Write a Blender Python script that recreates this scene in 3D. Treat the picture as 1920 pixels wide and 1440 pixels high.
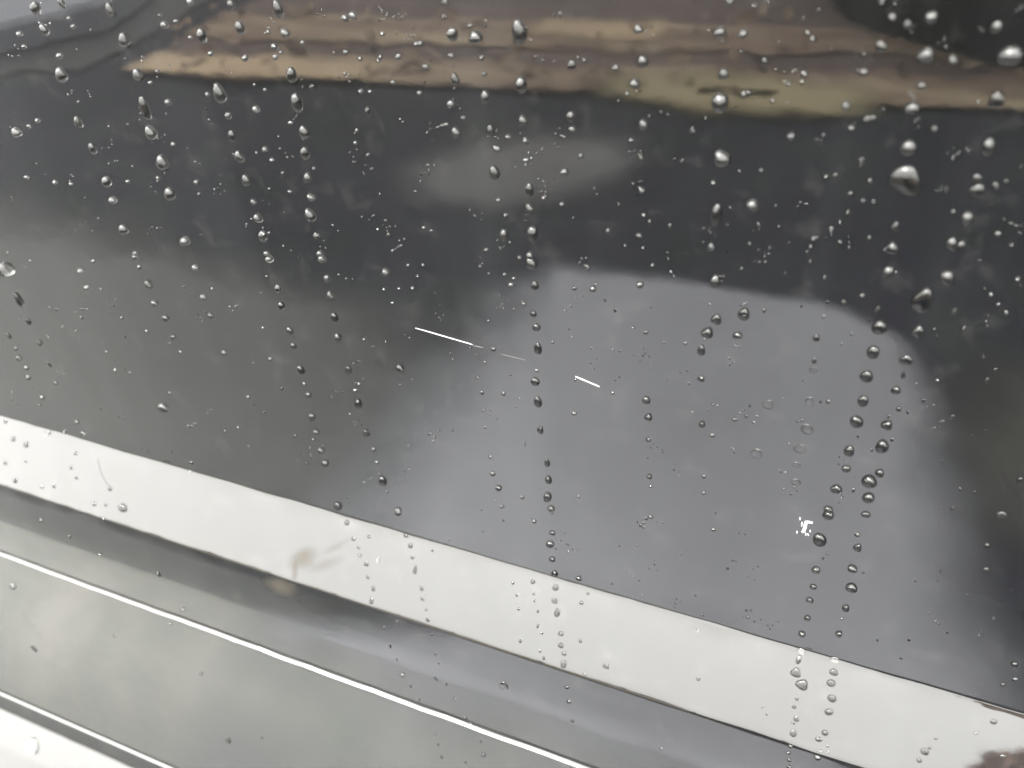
import bpy, bmesh, math, random
from mathutils import Vector, Matrix, noise
random.seed(7)
for o in list(bpy.data.objects): bpy.data.objects.remove(o, do_unlink=True)
S = bpy.context.scene
COL = S.collection

# ---------------------------------------------------------------- camera
CAM_DIST = .35                       # camera to panel along the view axis
FPX = 1700.0                         # focal length in px of a 1920 px wide frame
CAM = Vector((0, -.684*CAM_DIST, 1.0))
fw = Vector((-.349, .684, -.640)).normalized()
rt = Vector((.916, .393, -.079)); rt = (rt - fw*rt.dot(fw)).normalized()
dn = fw.cross(rt)
cam = bpy.data.objects.new('camera', bpy.data.cameras.new('camera'))
COL.objects.link(cam); S.camera = cam
cam.matrix_world = Matrix((( rt.x, -dn.x, -fw.x, CAM.x), (rt.y, -dn.y, -fw.y, CAM.y), (rt.z, -dn.z, -fw.z, CAM.z), (0,0,0,1)))
cam.data.sensor_width = 36; cam.data.lens = FPX/1920*36
cam.data.clip_start = .01; cam.data.clip_end = 500
cam.data.dof.use_dof = True; cam.data.dof.focus_distance = .36
cam.data.dof.aperture_fstop = (cam.data.lens*.001)/.0031

# ---------------------------------------------------------------- sky, sun, exposure
SUN_EL, SUN_AZ = math.radians(52), math.radians(215)   # azimuth clockwise from +y
W = bpy.data.worlds.new('World'); S.world = W; W.use_nodes = True
nt = W.node_tree; nt.nodes.clear()
wo = nt.nodes.new('ShaderNodeOutputWorld'); bg = nt.nodes.new('ShaderNodeBackground')
sk = nt.nodes.new('ShaderNodeTexSky'); sk.sky_type = 'NISHITA'; sk.sun_disc = False
sk.sun_elevation = SUN_EL; sk.sun_rotation = SUN_AZ
sk.air_density = 1.0; sk.dust_density = 6.0; sk.ozone_density = 1.0
hs = nt.nodes.new('ShaderNodeHueSaturation'); hs.inputs['Saturation'].default_value = .22
nt.links.new(sk.outputs[0], hs.inputs['Color'])
# an even overcast deck in front of it, several times brighter overhead than at the horizon
tc = nt.nodes.new('ShaderNodeTexCoord'); sp_ = nt.nodes.new('ShaderNodeSeparateXYZ'); nt.links.new(tc.outputs['Generated'], sp_.inputs[0])
mr_ = nt.nodes.new('ShaderNodeMapRange'); mr_.inputs['To Min'].default_value = 1; mr_.inputs['To Max'].default_value = 2.9; mr_.interpolation_type = 'SMOOTHSTEP'; mr_.inputs['From Min'].default_value = .1; mr_.inputs['From Max'].default_value = 1.0
nt.links.new(sp_.outputs['Z'], mr_.inputs[0])
dk = nt.nodes.new('ShaderNodeMix'); dk.data_type = 'RGBA'; dk.blend_type = 'MULTIPLY'; dk.inputs['Factor'].default_value = 1
dk.inputs['A'].default_value = (14.4, 14.2, 13.45, 1); nt.links.new(mr_.outputs[0], dk.inputs['B'])
mx_ = nt.nodes.new('ShaderNodeMix'); mx_.data_type = 'RGBA'; mx_.inputs['Factor'].default_value = .75
nt.links.new(hs.outputs[0], mx_.inputs['A']); nt.links.new(dk.outputs['Result'], mx_.inputs['B'])
nt.links.new(mx_.outputs['Result'], bg.inputs[0])
bg.inputs[1].default_value = .15
nt.links.new(bg.outputs[0], wo.inputs[0])
sun = bpy.data.objects.new('sun', bpy.data.lights.new('sun', 'SUN')); COL.objects.link(sun)
sun.data.energy = 1.5; sun.data.angle = math.radians(22); sun.data.color = (1, .97, .92)
sd = Vector((math.sin(SUN_AZ)*math.cos(SUN_EL), math.cos(SUN_AZ)*math.cos(SUN_EL), math.sin(SUN_EL)))
sun.rotation_euler = sd.to_track_quat('Z', 'Y').to_euler()
S.view_settings.view_transform = 'Standard'; S.view_settings.look = 'None'
S.view_settings.exposure = 2.65; S.view_settings.gamma = 1
S.render.engine = 'CYCLES'
cy = S.cycles
cy.max_bounces = 14; cy.transmission_bounces = 12; cy.glossy_bounces = 8; cy.transparent_max_bounces = 12
cy.caustics_reflective = True; cy.caustics_refractive = True; cy.blur_glossy = .2
cy.sample_clamp_indirect = 30
cy.use_denoising = True

# ---------------------------------------------------------------- helpers
def tag(o, label=None, cat=None, group=None, kind=None):
    if label: o['label'] = label
    if cat: o['category'] = cat
    if group: o['group'] = group
    if kind: o['kind'] = kind
    return o
def mesh_obj(name, verts, faces, mat, parent=None, smooth=True):
    me = bpy.data.meshes.new(name); me.from_pydata(verts, [], faces); me.update()
    if smooth: me.shade_smooth()
    if mat: me.materials.append(mat)
    o = bpy.data.objects.new(name, me); COL.objects.link(o)
    if parent: o.parent = parent
    return o
def empty(name, loc=(0,0,0)):
    o = bpy.data.objects.new(name, None); o.location = loc; COL.objects.link(o); return o
class NT:
    def __init__(s, name):
        s.m = bpy.data.materials.new(name); s.m.use_nodes = True; s.t = s.m.node_tree
        s.p = s.t.nodes['Principled BSDF']; s.co = s.t.nodes.new('ShaderNodeTexCoord')
    def n(s, t, **k):
        q = s.t.nodes.new(t)
        for a, b in k.items():
            if a in q.inputs.keys(): q.inputs[a].default_value = b
            else: setattr(q, a, b)
        return q
    def l(s, a, b): s.t.links.new(a, b)
    def noise(s, scale, detail=4, rough=.6, vec=(1,1,1)):
        mp = s.n('ShaderNodeMapping'); mp.inputs['Scale'].default_value = vec
        s.l(s.co.outputs['Object'], mp.inputs[0])
        q = s.n('ShaderNodeTexNoise'); q.inputs['Scale'].default_value = scale
        q.inputs['Detail'].default_value = detail; q.inputs['Roughness'].default_value = rough
        s.l(mp.outputs[0], q.inputs['Vector']); return q.outputs['Fac']
    def ramp(s, fac, stops):
        r = s.n('ShaderNodeValToRGB'); e = r.color_ramp.elements
        while len(e) < len(stops): e.new(.5)
        for el, (p, c) in zip(e, stops): el.position = p; el.color = (*c, 1) if len(c) == 3 else c
        s.l(fac, r.inputs[0]); return r.outputs[0]
    def bump(s, h, strength, dist):
        b = s.n('ShaderNodeBump'); b.inputs['Strength'].default_value = strength; b.inputs['Distance'].default_value = dist
        s.l(h, b.inputs['Height']); return b
def rough_mat(name, stops, scale, bscale=None, bdist=.004, rough=.8, vec=(1,1,1), spec=.5):
    q = NT(name); q.l(q.ramp(q.noise(scale, 6, .65, vec), stops), q.p.inputs['Base Color'])
    q.p.inputs['Roughness'].default_value = rough; q.p.inputs['Specular IOR Level'].default_value = spec
    if bscale: q.l(q.bump(q.noise(bscale, 5, .6, vec), .6, bdist).outputs[0], q.p.inputs['Normal'])
    return q.m

# ---------------------------------------------------------------- materials
def paint():
    q = NT('dark_car_paint'); p = q.p
    p.inputs['Base Color'].default_value = (.0012, .0013, .0014, 1)
    p.inputs['Roughness'].default_value = .35
    p.inputs['Specular IOR Level'].default_value = .08
    p.inputs['Coat Weight'].default_value = 1.0; p.inputs['Coat IOR'].default_value = 1.55
    haze = q.ramp(q.noise(5, 5, .62, (1, 1, .45)), [(.34, (.0003, .0003, .0006)), (.55, (.0007, .0009, .0009)), (.75, (.0030, .0030, .0035))])
    spots = q.ramp(q.noise(70, 3, .7), [(.56, (0,0,0)), (.72, (.0035,.0034,.0032))])       # dried water spots
    runs = q.ramp(q.noise(22, 4, .6, (1, 1, .05)), [(.5, (0,0,0)), (.75, (.0024,.0025,.0026))])   # dried runs
    a1 = q.n('ShaderNodeMix', data_type='RGBA', blend_type='ADD'); a1.inputs['Factor'].default_value = 1; q.l(haze, a1.inputs['A']); q.l(spots, a1.inputs['B'])
    a2 = q.n('ShaderNodeMix', data_type='RGBA', blend_type='ADD'); a2.inputs['Factor'].default_value = 1; q.l(a1.outputs['Result'], a2.inputs['A']); q.l(runs, a2.inputs['B'])
    q.l(a2.outputs['Result'], p.inputs['Base Color'])     # dried dust film
    film = q.noise(9, 5, .6, (1, 1, .25))                 # thin dried water film: streaks down the panel
    r = q.n('ShaderNodeMapRange'); r.inputs['From Min'].default_value = .35; r.inputs['From Max'].default_value = .75
    r.inputs['To Min'].default_value = .012; r.inputs['To Max'].default_value = .05
    q.l(film, r.inputs[0]); q.l(r.outputs[0], p.inputs['Coat Roughness'])
    # orange peel of the lacquer
    a = q.noise(55, 1, .4); b = q.noise(240, 2, .5)
    m = q.n('ShaderNodeMath', operation='MULTIPLY'); m.inputs[1].default_value = .10; q.l(b, m.inputs[0])
    s = q.n('ShaderNodeMath', operation='ADD'); q.l(a, s.inputs[0]); q.l(m.outputs[0], s.inputs[1])
    bm_ = q.bump(s.outputs[0], 1.0, .000042)
    q.l(bm_.outputs[0], p.inputs['Coat Normal']); 
    return q.m
M_PAINT = paint()
def water():
    q = NT('rain_water'); q.t.nodes.remove(q.p)
    g = q.n('ShaderNodeBsdfGlass'); g.inputs['IOR'].default_value = 1.36; g.inputs['Roughness'].default_value = 0
    q.l(g.outputs[0], q.t.nodes['Material Output'].inputs[0]); return q.m
M_WATER = water()
M_SCR = rough_mat('bare_scratch', [(.3, (.10,.10,.10)), (.55, (.22,.22,.22)), (.7, (.4,.4,.4))], 900, rough=.5)
M_SCR2 = rough_mat('shallow_scratch', [(.3, (.012,.012,.012)), (.7, (.025,.025,.025))], 900, rough=.6)
M_ASPH = rough_mat('wet_asphalt', [(.28, (.008,.0112,.0092)), (.5, (.0135,.0135,.019)), (.75, (.0215,.0255,.021))], 3.2, 160, .004, .75, spec=.07)
M_CONC = rough_mat('pale_concrete', [(.25, (.042,.050,.043)), (.5, (.064,.066,.061)), (.8, (.108,.103,.095))], 5, 90, .003, .8)
M_OLD = rough_mat('weathered_concrete', [(.3, (.08,.085,.10)), (.7, (.13,.135,.15))], 4, 60, .003, .85, spec=.2)
M_SLAB = rough_mat('grey_slab', [(.3, (.40,.41,.43)), (.7, (.52,.53,.55))], 2.2, 120, .002, .8)
M_SOIL = rough_mat('verge_soil', [(.3, (.018,.010,.0095)), (.55, (.042,.026,.022)), (.8, (.085,.058,.044))], 6, 40, .008, .9, (.35, 1.5, 1))
M_FIELD = rough_mat('added_dry_field', [(.3, (.12,.105,.085)), (.7, (.20,.18,.15))], 2, rough=.9)
M_LOG = rough_mat('weathered_timber', [(.25, (.16,.12,.085)), (.5, (.30,.24,.17)), (.8, (.46,.37,.24))], 5, 60, .006, .9, (.35, 1, 1))
M_BLACK = rough_mat('black_plastic', [(.3, (.008,.008,.01)), (.7, (.012,.012,.014))], 6, 80, .001, .6, spec=.15)
M_HEDGE = rough_mat('hedge_leaf', [(.3, (.06,.06,.035)), (.7, (.13,.115,.07))], 3, rough=.7)
M_LEAF = rough_mat('fallen_leaf', [(.3, (.16,.105,.05)), (.5, (.19,.14,.06)), (.75, (.21,.175,.075))], 4, rough=.7)
M_RUST = rough_mat('stand_in_leaf', [(.3, (.24,.16,.13)), (.7, (.34,.23,.19))], 4, rough=.7)
M_BARK = rough_mat('bark', [(.3, (.05,.04,.03)), (.7, (.12,.10,.08))], 14, 40, .01, .9)

# ---------------------------------------------------------------- the door: cross-section (y outward negative, z)
def ray(X, Y):
    return (rt*(X-960) + dn*(Y-720) + fw*FPX).normalized()
def col_Y(y, z, X=0):                # picture row at which a line of the section meets column X
    a = rt*(X-960) + fw*FPX - dn*720
    k = (z-CAM.z)/(y-CAM.y)
    return (k*a.y - a.z)/(dn.z - k*dn.y)
# (row at the left edge, tilt of the surface in degrees: 0 = upright, 90 = facing up)
KN = [(-9e9,0), (776,0), (778,32), (786,35.2), (800,35.5), (902,35.5), (909,28), (911,14.5), (928,13), (952,11), (988,1), (1034,0),
      (1035,45), (1038,58), (1042,62), (1043,0), (1120,1), (1200,6), (1292,12)]
KN2 = [(1300,20), (1322,20), (1330,49), (1392,48), (1404,43), (1446,43), (1456,5), (1600,0)]
def tilt(K, Y):
    if Y <= K[0][0]: return K[0][1]
    for (a, ta), (b, tb) in zip(K, K[1:]):
        if Y < b: return ta + (tb-ta)*(Y-a)/(b-a) if a > -1e8 else tb if False else ta + (tb-ta)*((Y-a)/(b-a) if a > -1e8 else 0)
    return K[-1][1]
def march(K, y, z, Yend, step=.0003, zmin=.16):
    pts = [(y, z)]; Y = col_Y(y, z)
    while Y < Yend and z > zmin:
        t = math.radians(tilt(K, Y)); y -= math.sin(t)*step; z -= math.cos(t)*step
        pts.append((y, z)); Y = col_Y(y, z)
    return pts
# flat upper part
z0 = CAM.z
while col_Y(0, z0-.001) < 735: z0 -= .001
upper = [(.16, 1.22), (.09, 1.215), (.03, 1.19), (.008, 1.165), (0, 1.14)] + [(0, 1.14-(1.14-z0)*i/24) for i in range(1, 24)]
sec = upper + march(KN, 0, z0, 1294)
ye, ze = sec[-1]
sec += [(ye+.003, ze-.0012), (ye+.02, ze-.0016)]          # rolls back into the shut line
sill = [(ye+.02, ze-.0075), (ye+.002, ze-.0070)] + march(KN2, ye-.001, ze-.0066, 1600, .001)
ys, zs = sill[-1]; sill += [(ys+.03, zs-.02), (ys+.12, zs-.03)]
def thin(p, k=2): return p
def extrude(name, prof, x0, x1, nx, parent, waves=()):
    V = []; Fc = []; n = len(prof)
    for i in range(nx+1):
        x = x0 + (x1-x0)*i/nx
        for k, (y, z) in enumerate(prof):
            wv_ = 0
            for zc_, zw in waves:
                q = abs(z-zc_)/zw
                if q < 1: wv_ += (1-q)**2*(.00055*noise.noise(Vector((x*42, zc_*30, 1)))+.0003*noise.noise(Vector((x*120, zc_*30, 4))))
            V.append((x, y, z+wv_))
    for i in range(nx):
        for j in range(n-1):
            a = i*n+j; Fc.append((a, a+1, a+1+n, a+n))
    return mesh_obj(name, V, Fc, M_PAINT, parent)
door = empty('car_door', (0, 0, 0))
tag(door, 'glossy near-black car door wet with rain, sculpted and scratched across the middle', 'car door')
def z_at(Y): return min(sec[26:-4], key=lambda p: abs(col_Y(*p)-Y))[1]
panel = extrude('outer_panel', sec[:26]+sec[26:-3:2]+sec[-3:], -2.9, 1.1, 900, door, [(z_at(782), .007), (z_at(912), .005), (z_at(1039), .002)])
sillo = extrude('sill', sill, -2.9, 1.1, 40, door)
sillo['label'] = 'glossy sill below the shut line, its top edge catching the bright sky'

SEGS = [(sec[i], sec[i+1]) for i in range(4, len(sec)-3)] + [(sill[i], sill[i+1]) for i in range(1, len(sill)-3)]
Z_FLAT = z0
def hit(X, Y):
    d = ray(X, Y)
    if d.y > 1e-6:
        t = -CAM.y/d.y; p = CAM + d*t
        if p.z > Z_FLAT: return p, Vector((0, -1, 0))
    for (y1, z1), (y2, z2) in SEGS:
        ey, ez = y2-y1, z2-z1
        den = d.y*ez - d.z*ey
        if abs(den) < 1e-12: continue
        t = ((y1-CAM.y)*ez - (z1-CAM.z)*ey)/den
        u = ((y1-CAM.y)*d.z - (z1-CAM.z)*d.y)/den
        if t > 0 and -1e-6 <= u <= 1+1e-6:
            nn = Vector((0, ez, -ey)).normalized()
            if nn.dot(d) > 0: nn = -nn
            if nn.z < -.5: continue
            return CAM + d*t, nn
    return None, None

# ---------------------------------------------------------------- scratches, chip, smear (parts of the door)
def strip(name, pix, widths, mat, lift=.00012, label=None):
    """a thin raised flake following picture points laid on the panel"""
    P = [hit(*p) for p in pix]; V = []; Fc = []
    for i, (p, n) in enumerate(P):
        t = (P[min(i+1, len(P)-1)][0] - P[max(i-1, 0)][0]).normalized(); s = t.cross(n).normalized()
        w = widths[i]/2
        V += [p+s*w+n*.00002, p+s*w*.5+n*lift, p-s*w*.5+n*lift, p-s*w+n*.00002]
    for i in range(len(P)-1):
        for j in range(3):
            a = i*4+j; Fc.append((a, a+1, a+5, a+4))
    o = mesh_obj(name, V, Fc, mat, door)
    if label: o['label'] = label
    return o
def lerp_line(a, b, n): return [(a[0]+(b[0]-a[0])*i/n, a[1]+(b[1]-a[1])*i/n) for i in range(n+1)]
def sw(n, w0, ends=.3):
    return [w0*(ends+(1-ends)*math.sin(math.pi*min(max(i/n, .04), .96))**.5)*random.uniform(.75, 1.15) for i in range(n+1)]
strip('scratch', lerp_line((779,615), (886,646), 14), sw(14, .00062, .12), M_SCR, label='longer white scratch left of the middle drop chain')
strip('scratch', lerp_line((888,648), (906,652), 4), sw(4, .0004), M_SCR2, label='faint grey end of the longer scratch')
strip('scratch', lerp_line((1079,706), (1124,725), 8), sw(8, .00075, .35), M_SCR, label='short white scratch right of the middle drop chain')
strip('scratch', lerp_line((940,664), (985,675), 6), sw(6, .00014), M_SCR2, label='hair-thin scratch between the two white ones')
strip('scratch', [(184,862),(188,882),(197,902),(207,914)], [.0003,.0004,.0004,.0003], M_BLACK, label='fine dark hairline on the bright band')
cx, cy_ = 1440+760/1920*180, 930+600/1440*135
for k, (a, b, w) in enumerate([((1509,978),(1524,980),.0012), ((1512,977),(1507,997),.0012), ((1504,978),(1503,987),.0004), ((1503,995),(1505,999),.0005),
        ((1510,998),(1511,1004),.0004), ((1514,1000),(1516,1004),.0005), ((1519,993),(1519,998),.0004), ((1495,995),(1494,1000),.0004), ((1500,969),(1500,975),.0004)]):
    strip('paint_chip', lerp_line(a, b, 3), [w*.7, w, w, w*.7], M_SCR)
# brown smear of dirt on the bright band
def smear_mat():
    q = NT('mud_film'); q.p.inputs['Base Color'].default_value = (.016, .0118, .0050, 1); q.p.inputs['Roughness'].default_value = .8
    at = q.n('ShaderNodeAttribute', attribute_name='cover'); tr = q.n('ShaderNodeBsdfTransparent'); mx = q.n('ShaderNodeMixShader')
    nz = q.noise(420, 4, .6); mm = q.n('ShaderNodeMath', operation='MULTIPLY'); q.l(at.outputs['Fac'], mm.inputs[0])
    mr = q.n('ShaderNodeMapRange'); mr.inputs['From Min'].default_value = .3; mr.inputs['From Max'].default_value = .7; mr.inputs['To Min'].default_value = .45
    q.l(nz, mr.inputs[0]); q.l(mr.outputs[0], mm.inputs[1])
    q.l(mm.outputs[0], mx.inputs[0]); q.l(tr.outputs[0], mx.inputs[1]); q.l(q.p.outputs[0], mx.inputs[2])
    q.l(mx.outputs[0], q.t.nodes['Material Output'].inputs[0]); return q.m
M_SMEAR = smear_mat()
def smear(pix_c, rx, ry, ang, amt, label=None):
    V = []; cov = []; Fc = []; na, nr = 20, 6
    for r in range(nr+1):
        for a in range(na):
            th = 2*math.pi*a/na; k = r/nr*(1+.25*noise.noise(Vector((math.cos(th)*1.5, math.sin(th)*1.5, ang+rx))))
            u, v = rx*k*math.cos(th), ry*k*math.sin(th)
            X = pix_c[0]+u*math.cos(ang)-v*math.sin(ang); Y = pix_c[1]+u*math.sin(ang)+v*math.cos(ang)
            p, n = hit(X, Y); V.append(p+n*.00006); cov.append(amt*max(0, 1-(r/nr))**1.1)
    for r in range(nr):
        for a in range(na):
            b = (a+1) % na; Fc.append((r*na+a, r*na+b, (r+1)*na+b, (r+1)*na+a))
    o = mesh_obj('dirt_smear', V, Fc, M_SMEAR, door)
    at = o.data.attributes.new('cover', 'FLOAT', 'POINT')
    for i, c in enumerate(cov): at.data[i].value = c
    if label: o['label'] = label
smear((568,1045), 34, 22, -.5, .75, 'olive-brown dirt smear on the bright band')
smear((552,1080), 8, 34, .12, .5, 'thin dirt run below the smear')
smear((525,1098), 40, 17, .35, .7, 'brown dirt smear on the grey step below the bright band')
smear((610,1058), 46, 13, -.3, .3)
smear((630,1025), 40, 9, -.5, .25)

# ---------------------------------------------------------------- the place that the paint mirrors
g = mesh_obj('ground', [(-60,-60,0), (60,-60,0), (60,30,0), (-60,30,0)], [(0,1,2,3)], M_ASPH); tag(g, kind='structure')
def sheet(name, poly, z, mat, kind='structure'):
    o = mesh_obj(name, [(x, y, z) for x, y in poly], [tuple(range(len(poly)))], mat); tag(o, kind=kind); return o
sheet('pavement', [(-6,-.455), (3,-.455), (3,.9), (-6,.9)], .004, M_CONC)
def wob(poly, amp, n=5):
    out = []
    for (x0, y0), (x1, y1) in zip(poly, poly[1:]+poly[:1]):
        for i in range(n):
            t = i/n; x = x0+(x1-x0)*t; y = y0+(y1-y0)*t
            out.append((x+amp*noise.noise(Vector((x*6, y*6, 1))), y+amp*noise.noise(Vector((x*6, y*6, 9)))))
    return out
def solid(name, poly, h, mat, label, cat, z=0):
    n = len(poly); V = [(x, y, z) for x, y in poly]+[(x, y, z+h*.8) for x, y in poly]
    cxx = sum(p[0] for p in poly)/n; cyy = sum(p[1] for p in poly)/n
    V += [(cxx+(x-cxx)*.97, cyy+(y-cyy)*.97, z+h) for x, y in poly]
    Fc = [(i, (i+1) % n, n+(i+1) % n, n+i) for i in range(n)]+[(n+i, n+(i+1) % n, 2*n+(i+1) % n, 2*n+i) for i in range(n)]+[tuple(range(2*n, 3*n))]
    return tag(mesh_obj(name, V, Fc, mat, smooth=False), label, cat)
def patch_mat(name, col):
    q = NT(name); q.l(q.ramp(q.noise(2.6, 5, .6), [(.3, [c*.85 for c in col]), (.7, [c*1.12 for c in col])]), q.p.inputs['Base Color']); q.p.inputs['Roughness'].default_value = .8
    at = q.n('ShaderNodeAttribute', attribute_name='cover'); tr = q.n('ShaderNodeBsdfTransparent'); mx = q.n('ShaderNodeMixShader')
    nz = q.noise(6, 4, .55); s1 = q.n('ShaderNodeMath', operation='MULTIPLY_ADD'); s1.inputs[1].default_value = .4; s1.inputs[2].default_value = -.2
    q.l(nz, s1.inputs[0]); ad = q.n('ShaderNodeMath', operation='ADD'); ad.use_clamp = True; q.l(at.outputs['Fac'], ad.inputs[0]); q.l(s1.outputs[0], ad.inputs[1])
    sm = q.n('ShaderNodeMapRange', interpolation_type='SMOOTHSTEP'); sm.inputs['From Min'].default_value = .12; sm.inputs['From Max'].default_value = .8
    q.l(ad.outputs[0], sm.inputs[0])
    q.l(sm.outputs[0], mx.inputs[0]); q.l(tr.outputs[0], mx.inputs[1]); q.l(q.p.outputs[0], mx.inputs[2])
    q.l(mx.outputs[0], q.t.nodes['Material Output'].inputs[0]); return q.m
def ground_patch(poly, soft, z, mat, name='ground_patch'):
    """a soft-edged patch of differing tone on the ground; soft = how far each corner's edge fades inwards"""
    n = len(poly); P = [Vector((x, y, 0)) for x, y in poly]; c = sum(P, Vector())/n; V = [(c.x, c.y, z)]; cov = [1.0]; Fc = []
    m = 8
    fine = []
    for k in range(n):
        for t in range(m):
            u = t/m; fine.append((P[k].lerp(P[(k+1) % n], u), soft[k]*(1-u)+soft[(k+1) % n]*u))
    N = len(fine)
    for lev, (sh, cv) in enumerate(((1, .0), (.66, .34), (.33, .67), (0, 1.0))):
        for p, sf in fine:
            dirn = (c-p).normalized(); q = p + dirn*sf*(.5-sh)*1.0
            V.append((q.x, q.y, z)); cov.append(cv)
    for lev in range(3):
        for a in range(N):
            b = (a+1) % N; Fc.append((1+lev*N+a, 1+lev*N+b, 1+(lev+1)*N+b, 1+(lev+1)*N+a))
    for a in range(N): Fc.append((1+3*N+a, 1+3*N+(a+1) % N, 0))
    o = mesh_obj(name, V, Fc, mat); at = o.data.attributes.new('cover', 'FLOAT', 'POINT')
    for i, v in enumerate(cov): at.data[i].value = v
    return tag(o, kind='structure')
M_DRY = patch_mat('dry_concrete', (.126,.129,.143)); M_DRY2 = patch_mat('dry_asphalt', (.041,.0405,.043)); M_FILL = patch_mat('mirror_fill_asphalt', (.0235,.0255,.0245)); M_LEG = patch_mat('mirrored_leg_tone', (.0135,.0125,.0095))
ground_patch([(-.66,-.58), (-.64,-.80), (-.60,-1.0), (-.60,-1.17), (-.3,-1.20), (-.05,-1.19), (.04,-1.13), (.10,-1.0), (.13,-.76), (.22,-.38), (-.30,-.36), (-.60,-.38)],
          [.42, .46, .42, .14, .06, .06, .08, .11, .26, .52, .5, .5], .012, M_DRY)
ground_patch([(-1.08,-1.50), (-1.02,-1.62), (-.84,-1.74), (-.66,-1.76), (-.58,-1.66), (-.66,-1.50), (-.82,-1.38), (-1.0,-1.38)], [.24]*8, .008, M_DRY2)
ground_patch([(.22,-.74), (.16,-.9), (.20,-1.1), (.6,-1.2), (.9,-.9), (.6,-.72)], [.3,.34,.34,.3,.2,.3], .008, M_LEG, 'leg_patch')  # dark tone laid on the ground in place of a mirrored leg
ground_patch([(-7.5,.3), (-7.5,-1.0), (-2.6,-1.05), (-1.5,-1.0), (-.85,-.95), (-.60,-.75), (-.50,.3), (-2.5,.3)], [.05,.9,.9,.9,.8,.6,.2,.05], .0025, M_FILL)  # paler ground added so the grey step and lower left mirror lighter
# verge with timbers
def ground_strip(name, xs, f0, f1, z, mat):
    V = []; Fc = []
    for i, x in enumerate(xs):
        V += [(x, f0(x), z), (x, f1(x), z)]
    for i in range(len(xs)-1): Fc.append((2*i, 2*i+2, 2*i+3, 2*i+1))
    return tag(mesh_obj(name, V, Fc, mat), kind='structure')
xs = [-2.34+i*.05 for i in range(160)]
edge = lambda x: -1.86 - .108*(x+2.3) + .022*noise.noise(Vector((x*5, 0, 3))) + .018*noise.noise(Vector((x*17, 0, 5)))
ground_strip('verge', xs, lambda x: edge(x)-.06, lambda x: -3.3, .008, M_SOIL)
ground_strip('added_field', [-60+i*4 for i in range(31)], lambda x: -3.28, lambda x: -60, .011, M_FIELD)  # unseen pale ground, added to lighten the mirrored fringe of the white band
M_GRASS = rough_mat('dry_grass', [(.32, (.032,.016,.012)), (.46, (.085,.056,.038)), (.58, (.125,.095,.062)), (.74, (.21,.17,.105))], 6, 40, .004, .9, (.3, 1.5, 1))
def wv(x, k, a): return a*noise.noise(Vector((x*4, k, 3)))+a*.6*noise.noise(Vector((x*11, k, 7)))
ground_strip('dry_grass_strip', xs, edge, lambda x: edge(x)-.19-wv(x, 5, .03), .016, M_GRASS)
ground_strip('dry_grass_strip', xs, lambda x: edge(x)-.31-wv(x, 9, .03), lambda x: edge(x)-.54-wv(x, 12, .05), .016, M_GRASS)
# leaves on the verge
def scatter(name, n, pos, size, mat, kind='stuff'):
    V = []; Fc = []
    for _ in range(n):
        p = Vector(pos()); a = random.uniform(0, 6.28); s = size*random.uniform(.6, 1.4)
        R3 = Matrix.Rotation(a, 3, 'Z') @ Matrix.Rotation(random.uniform(-.9, .9), 3, 'X') @ Matrix.Rotation(random.uniform(-.6, .6), 3, 'Y')
        b = len(V)
        for q in ((-1,0,0), (-.3,.45,.1), (.5,.35,.05), (1,0,0), (.5,-.35,.05), (-.3,-.45,.1)): V.append(p + R3 @ (Vector(q)*s))
        Fc += [(b, b+1, b+2, b+3), (b, b+3, b+4, b+5)]
    return tag(mesh_obj(name, V, Fc, mat, smooth=False), kind=kind)
def leafpos():
    x = random.uniform(-2.4, 1.6); return (x, edge(x)-abs(random.gauss(0, .35))-.02, .02+random.uniform(0, .03))
scatter('fallen_leaves', 160, leafpos, .03, M_GRASS)
M_YEL = patch_mat('yellowed_grass', (.135,.112,.058)); M_ORA = patch_mat('tan_leaves', (.185,.135,.08))
ground_patch([(-.75,-1.99), (-.5,-1.97), (-.15,-2.02), (-.1,-2.14), (-.4,-2.18), (-.75,-2.14)], [.24]*6, .022, M_YEL, 'leaf_patch')
ground_patch([(-1.15,-2.40), (-.95,-2.38), (-.75,-2.43), (-.75,-2.52), (-.95,-2.54), (-1.15,-2.50)], [.10]*6, .022, M_ORA, 'leaf_patch')
ground_patch([(-2.3,-1.86), (-1.9,-1.88), (-1.5,-1.95), (-1.5,-2.06), (-1.9,-2.04), (-2.3,-1.98)], [.12]*6, .022, M_ORA, 'leaf_patch')
# grey block at the far left
bx = solid('concrete_block', [(-4.2,-1.75), (-2.95,-1.9), (-2.72,-2.2), (-2.80,-2.55), (-4.2,-2.4)], .10, M_OLD, 'grey concrete block at the left end of the verge', 'concrete block')
sheet('dark_patch', wob([(-4.4,-1.62), (-2.9,-1.74), (-2.5,-1.85), (-2.52,-2.9), (-4.4,-2.9)], .03), .006, M_BLACK)  # near-black sheet under and around the block
# black round tub, added to mirror as an unidentified dark shape
def lathe(name, prof, c, mat, label, cat, n=40):
    V = []; Fc = []; m = len(prof)
    for i in range(n):
        a = 2*math.pi*i/n; V += [(c[0]+r*math.cos(a), c[1]+r*math.sin(a), z) for r, z in prof]
    for i in range(n):
        for j in range(m-1):
            k = (i+1) % n; Fc.append((i*m+j, k*m+j, k*m+j+1, i*m+j+1))
    return tag(mesh_obj(name, V, Fc, mat), label, cat)
lathe('stand_in_tub', [(0,.012), (.66,.012), (.69,.03), (.70,.35), (.73,.40), (.72,.43), (.68,.42), (.65,.1), (0,.08)], (.33,-3.07), M_BLACK, 'round black tub added as the dark rounded shape mirrored at the top right', 'tub')
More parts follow.
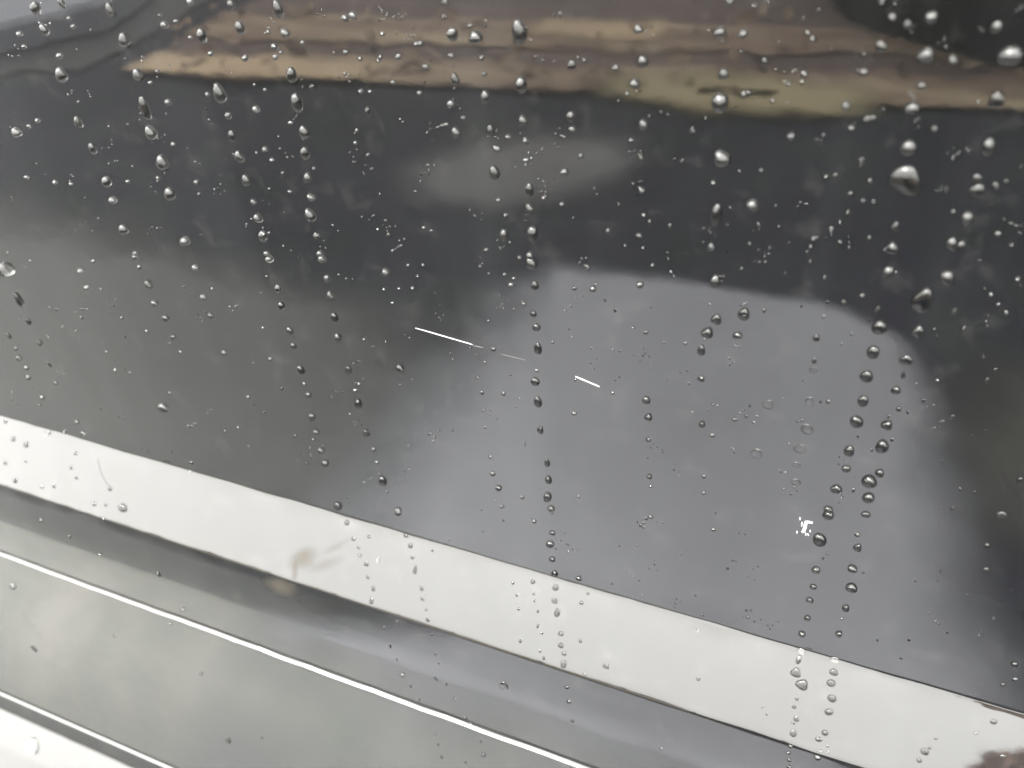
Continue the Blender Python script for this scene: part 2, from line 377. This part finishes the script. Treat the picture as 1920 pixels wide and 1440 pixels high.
# hedge
def hedge():
    root = empty('hedge', (-1, -5.2, 0)); tag(root, 'low clipped hedge standing beyond the verge', 'hedge')
    V = []; Fc = []
    for _ in range(9000):
        x = random.uniform(-9, 9); hh = .62+.12*noise.noise(Vector((x*1.3, 0, 0)))
        z = random.uniform(.0, 1)**.8*hh; y = random.uniform(-.35, .35)*(1-.25*z)
        p = Vector((x, y, z)); s = .05*random.uniform(.6, 1.4); b = len(V)
        R3 = Matrix.Rotation(random.uniform(0, 6.28), 3, 'Z') @ Matrix.Rotation(random.uniform(0, 3.1), 3, 'X')
        for q in ((-1,0,0), (0,.5,.1), (1,0,0), (0,-.5,.1)): V.append(p+R3 @ (Vector(q)*s))
        Fc.append((b, b+1, b+2, b+3))
    mesh_obj('foliage', V, Fc, M_HEDGE, root, smooth=False)
    V = []; Fc = []
    for k in range(37):
        x = -9+k*.5+random.uniform(-.1, .1); b = len(V)
        for zz, r in ((0, .03), (.9, .015)):
            for a in range(5): V.append((x+r*math.cos(a*1.257), r*math.sin(a*1.257), zz))
        for a in range(5): Fc.append((b+a, b+(a+1) % 5, b+5+(a+1) % 5, b+5+a))
    tag(mesh_obj('stem', V, Fc, M_BARK, root), kind='stuff')
hedge()

def tree():  # added tree whose crown mirrors in place of a hand
    root = empty('stand_in_tree', (1.93, -6, 0)); tag(root, 'small brown-leaved tree added in place of a hand mirrored in the bottom right corner', 'tree')
    def limb(a, b, r0, r1, V, Fc, m=7, n=4):
        a, b = Vector(a), Vector(b); d = (b-a).normalized(); u = d.orthogonal().normalized(); w = d.cross(u); s0 = len(V)
        for i in range(n+1):
            t = i/n; c = a.lerp(b, t); r = r0+(r1-r0)*t
            for k in range(m): V.append(c+(u*math.cos(6.283*k/m)+w*math.sin(6.283*k/m))*r)
        for i in range(n):
            for k in range(m): j = (k+1) % m; Fc.append((s0+i*m+k, s0+i*m+j, s0+i*m+m+j, s0+i*m+m+k))
    V = []; Fc = []; limb((0,0,0), (.05,0,1.6), .08, .05, V, Fc)
    for k in range(9):
        a = k*2.4; limb((.04,0,.9+.06*k), (.65*math.cos(a), .65*math.sin(a), 1.5+.06*k), .03, .012, V, Fc)
    mesh_obj('trunk', V, Fc, M_BARK, root)
    V = []; Fc = []; c = Vector((0, 0, 1.8))
    for _ in range(10000):
        d = Vector((random.gauss(0,1), random.gauss(0,1), random.gauss(0,1))).normalized()
        rad = .84*(1+.06*noise.noise(d*2.2))*random.random()**.4
        p = c+Vector((d.x*rad*1.05, d.y*rad*1.05, .58*d.z*rad))
        if noise.noise(p*2.6) < -.45: continue
        R3 = Matrix.Rotation(random.uniform(0, 6.28), 3, 'Z') @ Matrix.Rotation(random.uniform(0, 3.1), 3, 'X'); s_ = .075*random.uniform(.6, 1.4); b = len(V)
        for q in ((-1,0,0), (0,.55,.1), (1,0,0), (0,-.55,.1)): V.append(p+R3 @ (Vector(q)*s_))
        Fc.append((b, b+1, b+2, b+3))
    mesh_obj('crown', V, Fc, M_RUST, root, smooth=False)
tree()

# ---------------------------------------------------------------- rain drops
TILES = {
 (0,0): """200 45 90 55;345 15 70 35;620 55 95 50;250 165 75 45;700 225 100 60;1135 200 100 50;1350 155 90 50;1605 185 60 50;1565 50 120 50;1070 10 50 40;1300 25 60 40;345 420 110 60;775 420 80 55;1235 525 135 65;1640 420 110 55;1670 575 135 60;815 605 165 50;850 745 90 60;945 575 50 40;1285 650 50 40;1440 612 45 40;440 685 85 40;95 745 65 50;520 835 80 40;915 915 110 70;600 1020 75 55;955 1090 100 60;1305 765 90 40;1345 880 85 50;1385 1015 85 50;1710 745 95 55;1715 860 90 50;1730 1000 75 50;1750 1110 55 45;1745 1210 90 60;695 1290 80 50;1040 1355 65 55;1450 1225 65 45;1480 1325 85 50;1780 1325 45 35;1800 1425 40 40;1500 1425 40 35;760 1425 25 30;1490 840 45 35;1530 900 25 30;1425 1135 30 35;1105 1025 40 35;635 1125 40 45;335 315 25 40;925 140 25 45;990 122 22 30;900 88 18 25;1185 300 35 35;1545 262 35 40;1380 325 40 40;1070 212 18 25;1700 240 25 30;1510 180 22 25;1550 320 15 35;1580 295 20 25;1755 487 20 28;1635 690 22 30;1168 530 22 30;110 190 35 35;135 262 22 28;388 105 18 30;412 148 18 30;212 678 20 28;162 712 18 28;975 812 16 30;720 1022 20 28;150 998 18 28;885 400 16 24;845 465 16 26;1430 478 16 22;1490 505 16 22;890 1000 16 24;1120 1092 18 22;400 1035 22 26;310 1025 14 28;1445 858 14 20;1590 973 14 22;1765 948 18 22;1515 1062 16 20""",
 (640,0): """65 85 50 45;20 100 35 40;625 190 90 65;755 210 90 70;1000 180 170 80;585 12 40 38;580 95 20 28;1010 475 110 65;640 445 75 45;805 415 30 32;810 545 90 55;615 585 60 45;320 318 24 35;475 375 30 35;422 246 22 30;448 243 22 30;25 292 20 32;1670 165 45 50;1695 345 85 55;1295 365 75 45;1365 337 20 28;1540 382 22 38;1650 465 50 55;1610 525 25 25;1020 680 80 50;1290 655 75 50;1700 700 75 55;838 735 75 42;645 745 70 55;568 706 18 26;590 700 18 26;685 662 18 28;875 835 45 45;938 770 18 32;1035 790 28 40;1035 900 35 38;1255 965 55 50;1345 877 20 35;860 970 100 60;1058 1065 100 48;1060 1175 80 48;915 1320 85 50;1075 1315 120 65;150 625 65 30;885 1125 20 30;1240 1148 18 28;1140 1115 16 28;1685 890 55 32;1690 1070 45 35;1733 1250 40 25;1700 1210 25 28;1848 1272 38 20;1500 1300 38 25;1675 1325 40 35;1697 1395 20 22;1595 1380 20 20;925 1210 20 28;180 1215 16 20;205 1290 16 18;265 1320 35 24;288 1410 20 24;248 1240 16 16;462 1280 16 20;505 1297 16 20;418 1077 18 20;815 1405 18 25;1060 1435 40 45;1915 905 35 22;1630 788 18 28;790 325 20 32;617 310 20 32;110 515 18 32;440 525 18 32;1300 725 30 40;725 145 16 30;230 190 18 28;105 330 16 28;220 320 16 28;290 463 16 30;85 735 16 26;150 870 18 24;485 930 16 24;80 803 16 24;210 340 16 26;160 515 14 24""",
 (1280,0): """265 10 45 40;210 180 75 58;340 190 45 50;230 415 75 55;210 575 130 95;220 890 115 90;172 1028 28 32;188 1205 170 62;395 1150 70 70;160 1390 60 45;440 957 22 25;320 965 22 20;1400 95 75 70;1765 150 80 60;1845 310 140 120;1370 310 100 90;1520 335 55 55;1290 605 85 75;1270 830 120 85;1255 1010 210 160 f;1720 820 110 75;1655 1005 60 50 f;1660 1070 60 80 f;1760 1050 40 40 f;1600 1225 100 65;1195 1275 70 40;1180 1395 80 65;1515 1370 100 60;1565 1375 60 40;930 1195 45 25;945 1090 45 25;1055 1015 38 28;1015 1130 32 25;1075 1135 35 25;805 993 30 22;860 985 30 22;885 1255 35 22;835 1285 35 28;735 1345 35 28;720 1390 40 22;600 1365 40 20;490 1395 30 20;1048 1338 35 25;885 1360 30 25;610 765 40 45;950 720 38 35;1415 722 45 35;1040 668 32 36;1070 662 30 32;920 595 55 50;505 568 30 30;345 530 40 40;375 520 30 30;595 470 30 30;672 460 30 30;685 415 45 40;1018 405 50 45;1345 480 50 45;1765 565 110 80 f;460 340 40 35;700 185 30 30;735 215 35 35;1180 95 45 40;1120 5 40 40;1265 135 45 45;55 735 40 28;325 290 20 22;1115 262 70 60 f;425 1265 45 25;1520 1190 38 28;1770 1315 40 35;405 30 30 30;755 1340 30 16;700 1415 24 14;485 1425 24 14;375 1370 24 16;935 1395 30 18;118 1362 20 14;520 1155 18 14;1820 1020 30 20""",
 (0,480): """30 75 85 85;105 245 110 40;160 370 60 30;835 160 60 45;870 265 45 38;930 350 50 42;975 455 40 38;955 490 20 20;1015 540 16 24;1100 65 45 42;1145 230 45 42;1185 335 35 35;1565 180 60 42;1582 280 55 42;1628 420 60 40;1650 505 45 40;1690 640 65 48;1710 720 20 28;1735 780 38 40;1755 905 60 42;1780 990 45 38;1805 1095 45 42;1830 1165 50 45;1840 125 55 42;1860 220 60 45;1880 345 70 45;1900 460 70 45;915 850 70 60;955 770 22 22;465 995 30 35;435 935 25 30;490 178 24 38;455 85 15 40;525 30 15 30;785 62 18 32;760 5 30 35;75 1028 38 28;145 1060 35 35;400 1190 30 22;430 1245 25 25;620 1310 30 30;690 1415 60 55;530 1395 30 28;305 1295 30 22;85 1262 38 28;30 1165 25 25;145 1155 25 20;235 1300 20 20;595 1400 20 20;425 1110 18 25;365 990 28 28;30 930 30 28;270 990 28 40;160 685 30 32;150 628 22 32;105 575 50 30;90 520 30 28;50 450 50 25;225 490 50 28;280 610 50 20;315 715 30 25;1900 1405 70 45;1395 795 22 26;1260 545 25 35;600 540 20 20;825 425 30 24;1585 745 18 22;1520 580 16 28;1480 405 15 20;650 645 20 24;1100 945 18 20;1265 985 18 20;1340 965 18 20;1660 1010 24 22;1765 1030 22 22;1725 1165 22 18;1515 15 30 45;1810 15 45 50;1195 185 14 20;1500 115 14 18;1075 1165 30 28;1070 1210 20 20;240 798 16 28;350 398 16 22;460 350 16 22;685 347 16 22""",
 (640,480): """40 640 70 36;95 830 75 45;80 755 22 26;100 722 20 22;140 995 65 38;182 1088 28 28;200 1160 30 28;232 1265 85 45;255 1325 30 18;320 1430 40 40;250 90 40 50;330 632 60 48;1068 40 90 65;1088 165 70 45;1080 325 45 38;1097 400 60 40;1105 520 95 45;1100 645 28 24;1090 705 65 50;1105 820 90 45;1120 978 60 36;1158 1165 75 30;1165 1258 60 40;1160 1355 75 48;1180 1420 40 40;855 525 28 32;790 770 35 24;912 775 35 26;768 683 18 18;810 965 22 16;838 1130 25 25;850 1225 28 36;885 1305 30 38;905 1410 25 25;1017 1358 20 28;1335 1352 22 22;1525 772 26 22;1310 885 18 30;1715 810 52 50;1727 905 28 45;1727 1033 26 32;1733 1240 32 32;1720 1135 18 14;1740 1297 25 18;1383 62 45 30;1415 185 32 38;1430 155 20 20;1312 180 26 30;1680 160 34 45;1855 90 30 24;1875 112 18 16;955 160 28 36;970 125 22 26;918 103 20 22;830 97 18 18;828 365 20 22;285 265 20 24;400 180 24 26;325 183 18 20;430 112 18 20;375 52 18 20;460 50 18 20;240 188 16 20;1003 8 20 25;1750 50 26 26;1712 430 20 30;1815 485 22 20;1645 402 16 14;1025 270 18 28;972 298 18 18;797 866 18 22;727 515 16 16;760 555 14 14;805 598 18 16;1540 305 40 18;1483 250 16 18;180 510 16 18;127 470 16 16;780 58 16 22;1407 518 14 14;950 668 16 16""",
 (1280,480): """183 140 95 62;190 355 75 58;140 430 68 66;105 530 75 45;345 325 85 66;308 445 38 48;458 308 38 20;345 270 20 14;105 690 34 38;110 945 40 38;165 1008 30 32;293 920 26 30;752 460 50 38;793 340 30 20;740 590 50 22;735 640 50 45 f;712 820 75 48 f;775 820 36 14;818 820 36 22;700 975 85 70 f;670 925 30 14;660 1085 80 65 f;640 1175 45 48 f;635 1270 55 55 f;480 835 70 65 f;415 1110 80 70 f;1108 400 110 72;1072 540 100 66;1035 675 90 68;1015 815 90 55;978 930 95 68;937 1095 80 58;920 1195 55 46;865 1310 70 56;820 1425 50 50;1200 755 60 50;1215 860 40 26;1150 950 48 62;1122 1070 100 68;1178 1035 34 16;1108 1220 50 50;1050 1265 55 80;1045 1358 60 66;1155 90 90 60;1490 120 105 75;1350 250 180 110 f;1325 425 90 64;1258 585 80 62 f;1242 670 60 24;1097 300 60 24;905 262 40 30;1012 222 28 24;813 258 24 14;668 282 30 14;720 30 36 18;798 120 30 18;330 72 28 14;1530 310 45 30;1580 410 36 22;1735 215 36 26;1775 275 40 24;1818 325 40 24;1430 705 38 24;1712 700 46 24;1690 570 36 18;1760 640 30 14;1520 905 40 20;1355 815 40 16;1415 970 32 16;1265 880 34 14;1885 130 40 32;1895 1260 46 26;1558 1315 40 18;1640 1330 34 14;1515 1420 40 20;1455 1160 30 14;120 1240 32 28;118 1333 24 24;15 492 26 22;38 717 22 20;985 1018 22 12;595 1055 14 14;145 270 20 20;960 1320 40 16;950 440 30 14;890 495 24 14;1065 1095 24 12;1155 905 30 12""",
 (0,960): """75 418 40 40;232 45 26 28;580 40 26 26;893 350 45 26;1030 548 36 32;395 140 22 14;565 240 20 22;190 770 34 50 f;185 1315 80 90 f;1285 1285 46 28;1475 1268 26 16;1133 910 30 24;645 700 22 14;960 632 16 16""",
 (640,960): """30 60 38 28;68 152 24 26;97 200 22 20;105 245 22 20;140 293 30 30;150 365 28 20;180 430 42 22;170 500 40 26;205 270 45 24 f;155 140 16 20;320 5 20 40;363 135 28 26;388 190 36 28;400 255 28 22;415 325 56 24;452 430 34 24;457 487 32 26;478 550 22 16;487 605 36 26;512 217 16 16;240 655 40 14;275 755 70 14;312 830 24 12;510 690 30 12;530 800 26 14;550 850 24 12;590 970 28 12;345 915 34 30;390 980 40 14;440 1055 26 14;640 1050 26 14;700 1160 30 22;728 1195 60 20;530 1250 36 12;545 1310 30 12;565 1380 60 14;800 1365 40 26;785 1290 24 14;700 1410 24 14;310 625 40 30 f;530 940 45 28 f;915 980 70 60 f;965 400 26 16;987 468 24 14;997 547 22 16;1008 725 34 18;1077 393 24 28;1083 463 20 16;1088 500 22 12;1105 560 22 14;1105 640 50 12;1128 683 20 14;1118 783 22 16;1140 822 30 16;1185 5 28 24;1187 117 38 32;1175 180 52 48;1187 265 34 36;1200 345 52 34;1205 425 42 36;1200 500 34 34;1215 565 58 34;1235 685 30 32;1235 750 36 30;1253 797 34 24;1250 855 56 32;1268 985 32 24;1280 1068 36 28;1300 1175 40 22;1335 375 24 36;1350 512 12 24;1388 460 14 16;1345 725 34 16;1370 912 20 22;1490 867 34 34;1740 28 30 30;1085 52 30 28;910 48 16 14;1800 1330 24 18""",
 (1280,960): """820 15 60 60;1030 12 30 45;770 155 110 70;750 325 56 42;735 420 44 36;715 495 44 36;702 595 44 34;672 685 42 38;668 780 40 40;653 830 60 28;637 903 52 56;672 970 44 66;642 1052 20 20;627 1098 18 22;640 1163 40 28;622 1245 50 36;605 1318 22 30;595 1355 20 24;600 1397 24 24;600 1436 16 30;982 128 26 32;985 200 66 44;955 318 50 50;1015 342 26 16;950 425 54 62;918 540 50 42;880 685 46 36;855 828 42 42;850 900 34 44;835 962 46 46;840 1048 26 46;823 1125 22 46;800 1243 24 36;765 1280 26 34;772 1343 18 20;757 1382 16 40;815 1318 14 12;815 1352 20 10;895 600 18 16;1390 1328 18 18;1425 1275 22 16;1362 1348 26 42;1330 1398 26 28;173 100 26 26;318 118 14 14;110 580 18 16;1712 185 34 30;1708 320 34 34;1865 855 46 36;1868 942 32 30;1800 970 32 26;1795 10 40 50;1800 1375 26 24;280 272 24 14;253 318 26 18;85 665 26 20;88 940 22 22;1750 1180 12 36;1650 1245 20 16;1450 335 30 12;1432 388 24 12;1273 720 26 16;1228 822 26 16;1095 722 26 12;1488 680 26 12;1750 600 22 14;1385 570 20 12;815 237 22 14;790 262 22 12""",
}
def smooth01(r): return r
def wet_base():
    q = NT('wetted_paint'); q.p.inputs['Base Color'].default_value = (.0012, .0013, .0014, 1); q.p.inputs['Roughness'].default_value = .1
    q.p.inputs['Specular IOR Level'].default_value = .06; return q.m
M_WET = wet_base()
def drop_variant(seed, flat=False, fat=0.0, pw=2.15):
    rnd = random.Random(seed); ns, nr = 18, 6
    a2, p2, a3, p3 = rnd.uniform(0, .13), rnd.uniform(0, 6.3), rnd.uniform(0, .10), rnd.uniform(0, 6.3)
    V = [(0, 0, 1.0)]; Fc = []
    rs = [.28, .55, .76, .90, .975, 1.0]
    for k, r in enumerate(rs):
        for i in range(ns):
            th = 2*math.pi*i/ns
            R = 1+a2*math.cos(2*th+p2)+a3*math.cos(3*th+p3)
            x, y = math.cos(th)*r*R, math.sin(th)*r*R
            x *= 1 - (.16+fat)*y                         # the low end is the heavier one
            zz = (1-r**pw)**.5 if r < 1 else -.05
            yy = y - (.10 if not flat else 0)*(1-r*r)    # summit sags down the panel
            V.append((x, yy, zz))
    for i in range(ns): Fc.append((0, 1+i, 1+(i+1) % ns))
    for k in range(nr-1):
        for i in range(ns):
            a = 1+k*ns+i; b = 1+k*ns+(i+1) % ns; Fc.append((a, a+ns, b+ns, b))
    nf = len(Fc)
    if not flat:                                         # the patch of paint the drop wets
        b = len(V); V += [(V[1+(nr-1)*ns+i][0]*.985, V[1+(nr-1)*ns+i][1]*.985, .03) for i in range(ns)]
        Fc.append(tuple(range(b, b+ns)))
    me = bpy.data.meshes.new('water_drop'); me.from_pydata(V, [], Fc); me.update(); me.shade_smooth(); me.materials.append(M_WATER); me.materials.append(M_WET)
    for k in range(nf, len(Fc)): me.polygons[k].material_index = 1
    return me
VAR = [drop_variant(100+i, fat=.02*(i % 4)) for i in range(14)]
VARL = [drop_variant(500+i, fat=.02*(i % 4), pw=4.2) for i in range(14)]   # low, flat-topped beads
VARF = [drop_variant(300+i, True) for i in range(4)]
drops = []
for (ox, oy), txt in TILES.items():
    for it in txt.split(';'):
        q = it.split(); X, Y, h, w = ox+float(q[0])/3, oy+float(q[1])/3, float(q[2])/3, float(q[3])/3
        drops.append((X, Y, h, w, len(q) > 4))
def frame(X, Y, h, w):
    p, n = hit(X, Y)
    if p is None: return None
    a, _ = hit(X, Y-h/2); b, _ = hit(X, Y+h/2); dst = (p-CAM).length
    up = Vector((0, 0, 1)); up = (up-n*up.dot(n)).normalized(); sx = up.cross(n).normalized()
    mpp = dst/ray(X, Y).dot(fw)/FPX*ray(X, Y).dot(fw)   # metres per picture pixel, square on
    mpp = (p-CAM).dot(fw)/FPX
    return p, n, up, sx, mpp
CH = {  # chains of beads, as rows of picture points down the panel
 'the left-edge chain': [(8,495), (40,565), (38,650), (55,705)],
 'the leftmost slanting chain': [(60,5), (83,55), (115,140), (147,228), (174,278), (200,340), (232,430), (255,480), (279,533), (290,568), (310,597), (325,632)],
 'the second slanting chain': [(205,15), (233,75), (258,140), (272,202), (283,248), (305,305), (318,363), (347,452), (367,502), (381,557), (395,592)],
 'the third slanting chain': [(378,67), (411,175), (428,217), (435,255), (448,293), (461,338), (478,380), (484,408), (493,442), (503,482), (521,540), (528,573), (543,620), (550,648), (563,693), (578,740), (585,782), (600,845), (612,870), (650,980), (672,1027), (690,1080), (698,1122), (725,1190), (755,1280)],
 'the fourth slanting chain': [(521,17), (535,62), (547,140), (557,192), (570,248), (572,287), (577,333), (582,403), (594,442), (600,477), (613,522), (620,553), (627,595), (633,633), (653,693), (672,757), (687,812), (707,867), (717,902), (747,957), (761,1005), (769,1023), (778,1068), (790,1103), (802,1162), (817,1240), (837,1283)],
 'the short top-middle chain': [(848,63), (853,148), (845,195), (855,248)],
 'the short centre-left chain': [(909,182), (919,245), (932,278), (927,323), (945,440)],
 'the middle chain': [(973,60), (977,158), (980,227), (985,263), (985,300), (993,355), (993,392), (998,438), (993,493), (1002,535), (1000,588), (1006,613), (1008,653), (1003,715), (1008,753), (1013,806), (1026,868), (1028,899), (1026,932), (1035,1000), (1032,1020), (1040,1075), (1042,1102), (1045,1148), (1052,1188), (1057,1245), (1063,1290), (1073,1350)],
 'the chain right of middle': [(1197,55), (1205,115), (1190,155), (1207,233), (1202,297), (1203,357), (1207,403), (1198,441), (1200,533), (1212,750), (1216,782), (1216,825), (1218,893), (1220,970)],
 'the top-of-patch chain': [(1350,60), (1356,138), (1350,192), (1353,297), (1338,343), (1342,400), (1333,463), (1341,527), (1343,598), (1327,623), (1315,657), (1315,710), (1316,795), (1320,893), (1319,924)],
 'the faint ring chain': [(1530,633), (1527,677), (1525,693), (1517,753), (1513,805), (1500,842), (1493,872), (1491,903)],
 'the left right-hand chain': [(1747,32), (1737,103), (1710,202), (1703,277), (1698,337), (1678,425), (1673,465), (1665,510), (1649,613), (1637,660), (1625,705), (1618,752), (1606,790), (1592,845), (1587,878), (1568,917), (1553,960), (1537,1012), (1530,1068), (1518,1125), (1504,1188), (1498,1237), (1492,1261), (1494,1310), (1487,1375), (1480,1440)],
 'the right right-hand chain': [(1895,103), (1853,273), (1833,345), (1813,408), (1785,457), (1777,520), (1730,563), (1722,622), (1699,675), (1680,732), (1663,797), (1654,837), (1630,902), (1628,933), (1623,965), (1608,1027), (1598,1066), (1597,1102), (1586,1140), (1573,1188), (1563,1260), (1558,1281), (1560,1309), (1547,1374), (1533,1420)],
}
def seg_dist(px, py, a, b):
    vx, vy = b[0]-a[0], b[1]-a[1]; L = vx*vx+vy*vy; t = 0 if L == 0 else max(0, min(1, ((px-a[0])*vx+(py-a[1])*vy)/L))
    return math.hypot(px-a[0]-t*vx, py-a[1]-t*vy)
def chain_of(X, Y):
    best = min(((min(seg_dist(X, Y, a, b) for a, b in zip(P, P[1:])), k) for k, P in CH.items()))
    return best
ORD = ['zeroth', 'topmost', 'second', 'third', 'fourth', 'fifth', 'sixth', 'seventh', 'eighth', 'ninth', 'tenth', 'eleventh', 'twelfth', 'thirteenth', 'fourteenth', 'fifteenth', 'sixteenth', 'seventeenth', 'eighteenth', 'nineteenth', 'twentieth', 'twenty-first', 'twenty-second', 'twenty-third', 'twenty-fourth', 'twenty-fifth', 'twenty-sixth', 'twenty-seventh', 'twenty-eighth', 'twenty-ninth', 'thirtieth'] + ['%dth' % i for i in range(31, 60)]
drops.sort(key=lambda d: -d[2]*d[3])
placed = []
for D_ in drops:
    f = frame(*D_[:4])
    if f and -5 < D_[0] < 1925 and -5 < D_[1] < 1445: placed.append((D_, f))
NBIG = 299
big, small = placed[:NBIG], placed[NBIG:]
recs = []
chains = {}
for i, (D_, f) in enumerate(big):
    X, Y, h, w, flat = D_; dist, name = chain_of(X, Y)
    r = dict(i=i, X=X, Y=Y, h=h, w=w, flat=flat, f=f, ch=None, near=name, dist=dist)
    if dist < max(9, w*.55): r['ch'] = name; chains.setdefault(name, []).append(r)
    recs.append(r)
for name, L in chains.items():
    L.sort(key=lambda r: r['Y'])
    for k, r in enumerate(L): r['k'] = k+1
def size_word(r):
    s = math.sqrt(r['h']*r['w'])
    return 'large' if s > 27 else 'mid-sized' if s > 17 else 'small' if s > 11 else 'tiny'
def backdrop(r):
    X, Y = r['X'], r['Y']; yb = 785+.293*X; yl = 915+.327*X; yc = 1040+.365*X
    if Y > yc: return 'on the grey lower face'
    if Y > yl: return 'on the grey step'
    if Y > yb: return 'on the white band'
    return ''
used = {}
for r in recs:
    sh = 'flat' if r['flat'] else 'long' if r['h'] > 2.1*r['w'] else 'wide' if r['w'] > 1.25*r['h'] else 'round' if r['h'] < 1.3*r['w'] else 'oval'
    if r['ch']:
        n = len(chains[r['ch']])
        where = ('lowest' if r['k'] == n and n > 1 else ORD[r['k']]+('' if r['k'] == 1 else ' from top')) + ' in ' + r['ch']
    else:
        P = CH[r['near']]; L = chains.get(r['near'], [])
        xs_ = min(P, key=lambda p: abs(p[1]-r['Y']))
        side = 'left of' if r['X'] < xs_[0] else 'right of'
        if L:
            k = min(L, key=lambda q: abs(q['Y']-r['Y']))['k']
            where = '%s %s, level with its %s drop' % (side, r['near'], ORD[k])
        else: where = '%s %s' % (side, r['near'])
    bd = backdrop(r)
    r['desc'] = (size_word(r), sh, where, bd)
    r['lab'] = '%s %s drop%s %s' % (size_word(r), sh, ',' if r['ch'] else '', where)
    if bd and len((r['lab']+' '+bd).split()) < 16: r['lab'] += ' ' + bd
    used.setdefault(r['lab'], []).append(r)
for lab, L in used.items():
    if len(L) > 1:
        L.sort(key=lambda r: r['dist'])
        for k, r in enumerate(L):
            r['lab'] = ('nearer ' if k == 0 else 'farther ' if len(L) == 2 else ORD[k+1]+'-nearest ') + lab
def put(D_, f, idx, name='water_drop'):
    X, Y, h, w, flat = D_; p, n, up, sx, mpp = f
    rnd = random.Random(idx*13+5)
    Wd = max(w*1.04*mpp, .0007)
    asp = max(.9, min(h/w*.82, 2.8))
    Ln = Wd*asp
    Hh = Wd*(.12 if flat else rnd.uniform(.17, .24) if n.z > .35 else rnd.uniform(.32, .42) if Y > 560 else rnd.uniform(.44, .56))
    if flat and X > 1600: flat = False; Hh = Wd*.26
    a = rnd.uniform(-.12, .12); c, s = math.cos(a), math.sin(a)
    ax = sx*c+up*s; ay = up*c-sx*s
    M = Matrix(((ax.x*Wd/2, ay.x*Ln/2, n.x*Hh, p.x), (ax.y*Wd/2, ay.y*Ln/2, n.y*Hh, p.y), (ax.z*Wd/2, ay.z*Ln/2, n.z*Hh, p.z), (0,0,0,1)))
    return M, (VARF[idx % 4] if flat else (VARL if Y > 560 else VAR)[rnd.randrange(14)])
for r in recs:
    M, me = put((r['X'], r['Y'], r['h'], r['w'], r['flat']), r['f'], r['i'])
    o = bpy.data.objects.new('water_drop', me); COL.objects.link(o); o.matrix_world = M
    tag(o, r['lab'], 'water drop', 'rain drops on the car door')
# the rest and the fine spray: one object
def low_drop(seed):
    rnd = random.Random(seed); ns = 9; V = [(0, -.05, 1)]; Fc = []
    a2, p2 = rnd.uniform(0, .12), rnd.uniform(0, 6)
    for r, z in ((.5, .84), (.85, .48), (1, -.05)):
        for i in range(ns):
            th = 2*math.pi*i/ns; R = 1+a2*math.cos(2*th+p2); V.append((math.cos(th)*r*R, math.sin(th)*r*R, z))
    for i in range(ns): Fc.append((0, 1+i, 1+(i+1) % ns))
    for k in range(2):
        for i in range(ns):
            a = 1+k*ns+i; b = 1+k*ns+(i+1) % ns; Fc.append((a, a+ns, b+ns, b))
    b = len(V); V += [(V[1+2*ns+i][0]*.98, V[1+2*ns+i][1]*.98, .03) for i in range(ns)]; Fc.append(tuple(range(b, b+ns)))
    return V, Fc
LOW = [low_drop(i) for i in range(6)]
SV = []; SF = []
def add_small(M, v):
    b = len(SV); V, Fc = LOW[v % 6]
    for q in V: SV.append(M @ Vector(q))
    for fc in Fc: SF.append(tuple(b+i for i in fc))
for i, (D_, f) in enumerate(small):
    M, _ = put(D_, f, 5000+i); add_small(M, i)
def dens(X, Y):
    yb = 785+.293*X; yl = 915+.327*X
    if Y > yb: return .05 if Y < yl else .03
    d = .55+.9*max(0, noise.noise(Vector((X*.006, Y*.006, 2.2))))
    if X < 700: d *= 1.25
    if Y < 330: d *= 1.15
    if X > 1500 and Y > 700: d *= .6
    return d
cnt = 0; guard = 0
while cnt < 800 and guard < 20000:
    guard += 1
    X, Y = random.uniform(0, 1920), random.uniform(0, 1440)
    if random.random() > dens(X, Y): continue
    s = random.uniform(2.6, 4.6) if random.random() < .9 else random.uniform(4.6, 7)
    if X < 750: s *= .95
    f = frame(X, Y, s, s)
    if not f: continue
    M, _ = put((X, Y, s*random.uniform(.9, 1.5), s, False), f, 20000+cnt); add_small(M, cnt); cnt += 1
    # specks come in little groups
    for _ in range(random.choice((0,0,0,1,2,4))):
        X2, Y2 = X+random.uniform(-14, 14), Y+random.uniform(-14, 14); f = frame(X2, Y2, s, s)
        if f: M, _ = put((X2, Y2, s, s*.8, False), f, 40000+cnt); add_small(M, cnt); cnt += 1
sp = mesh_obj('rain_specks', SV, SF, M_WATER); sp.data.materials.append(M_WET)
for pl in sp.data.polygons:
    if len(pl.vertices) > 4: pl.material_index = 1
tag(sp, 'fine spray of tiny rain specks scattered over the dark door', 'water specks', kind='stuff')
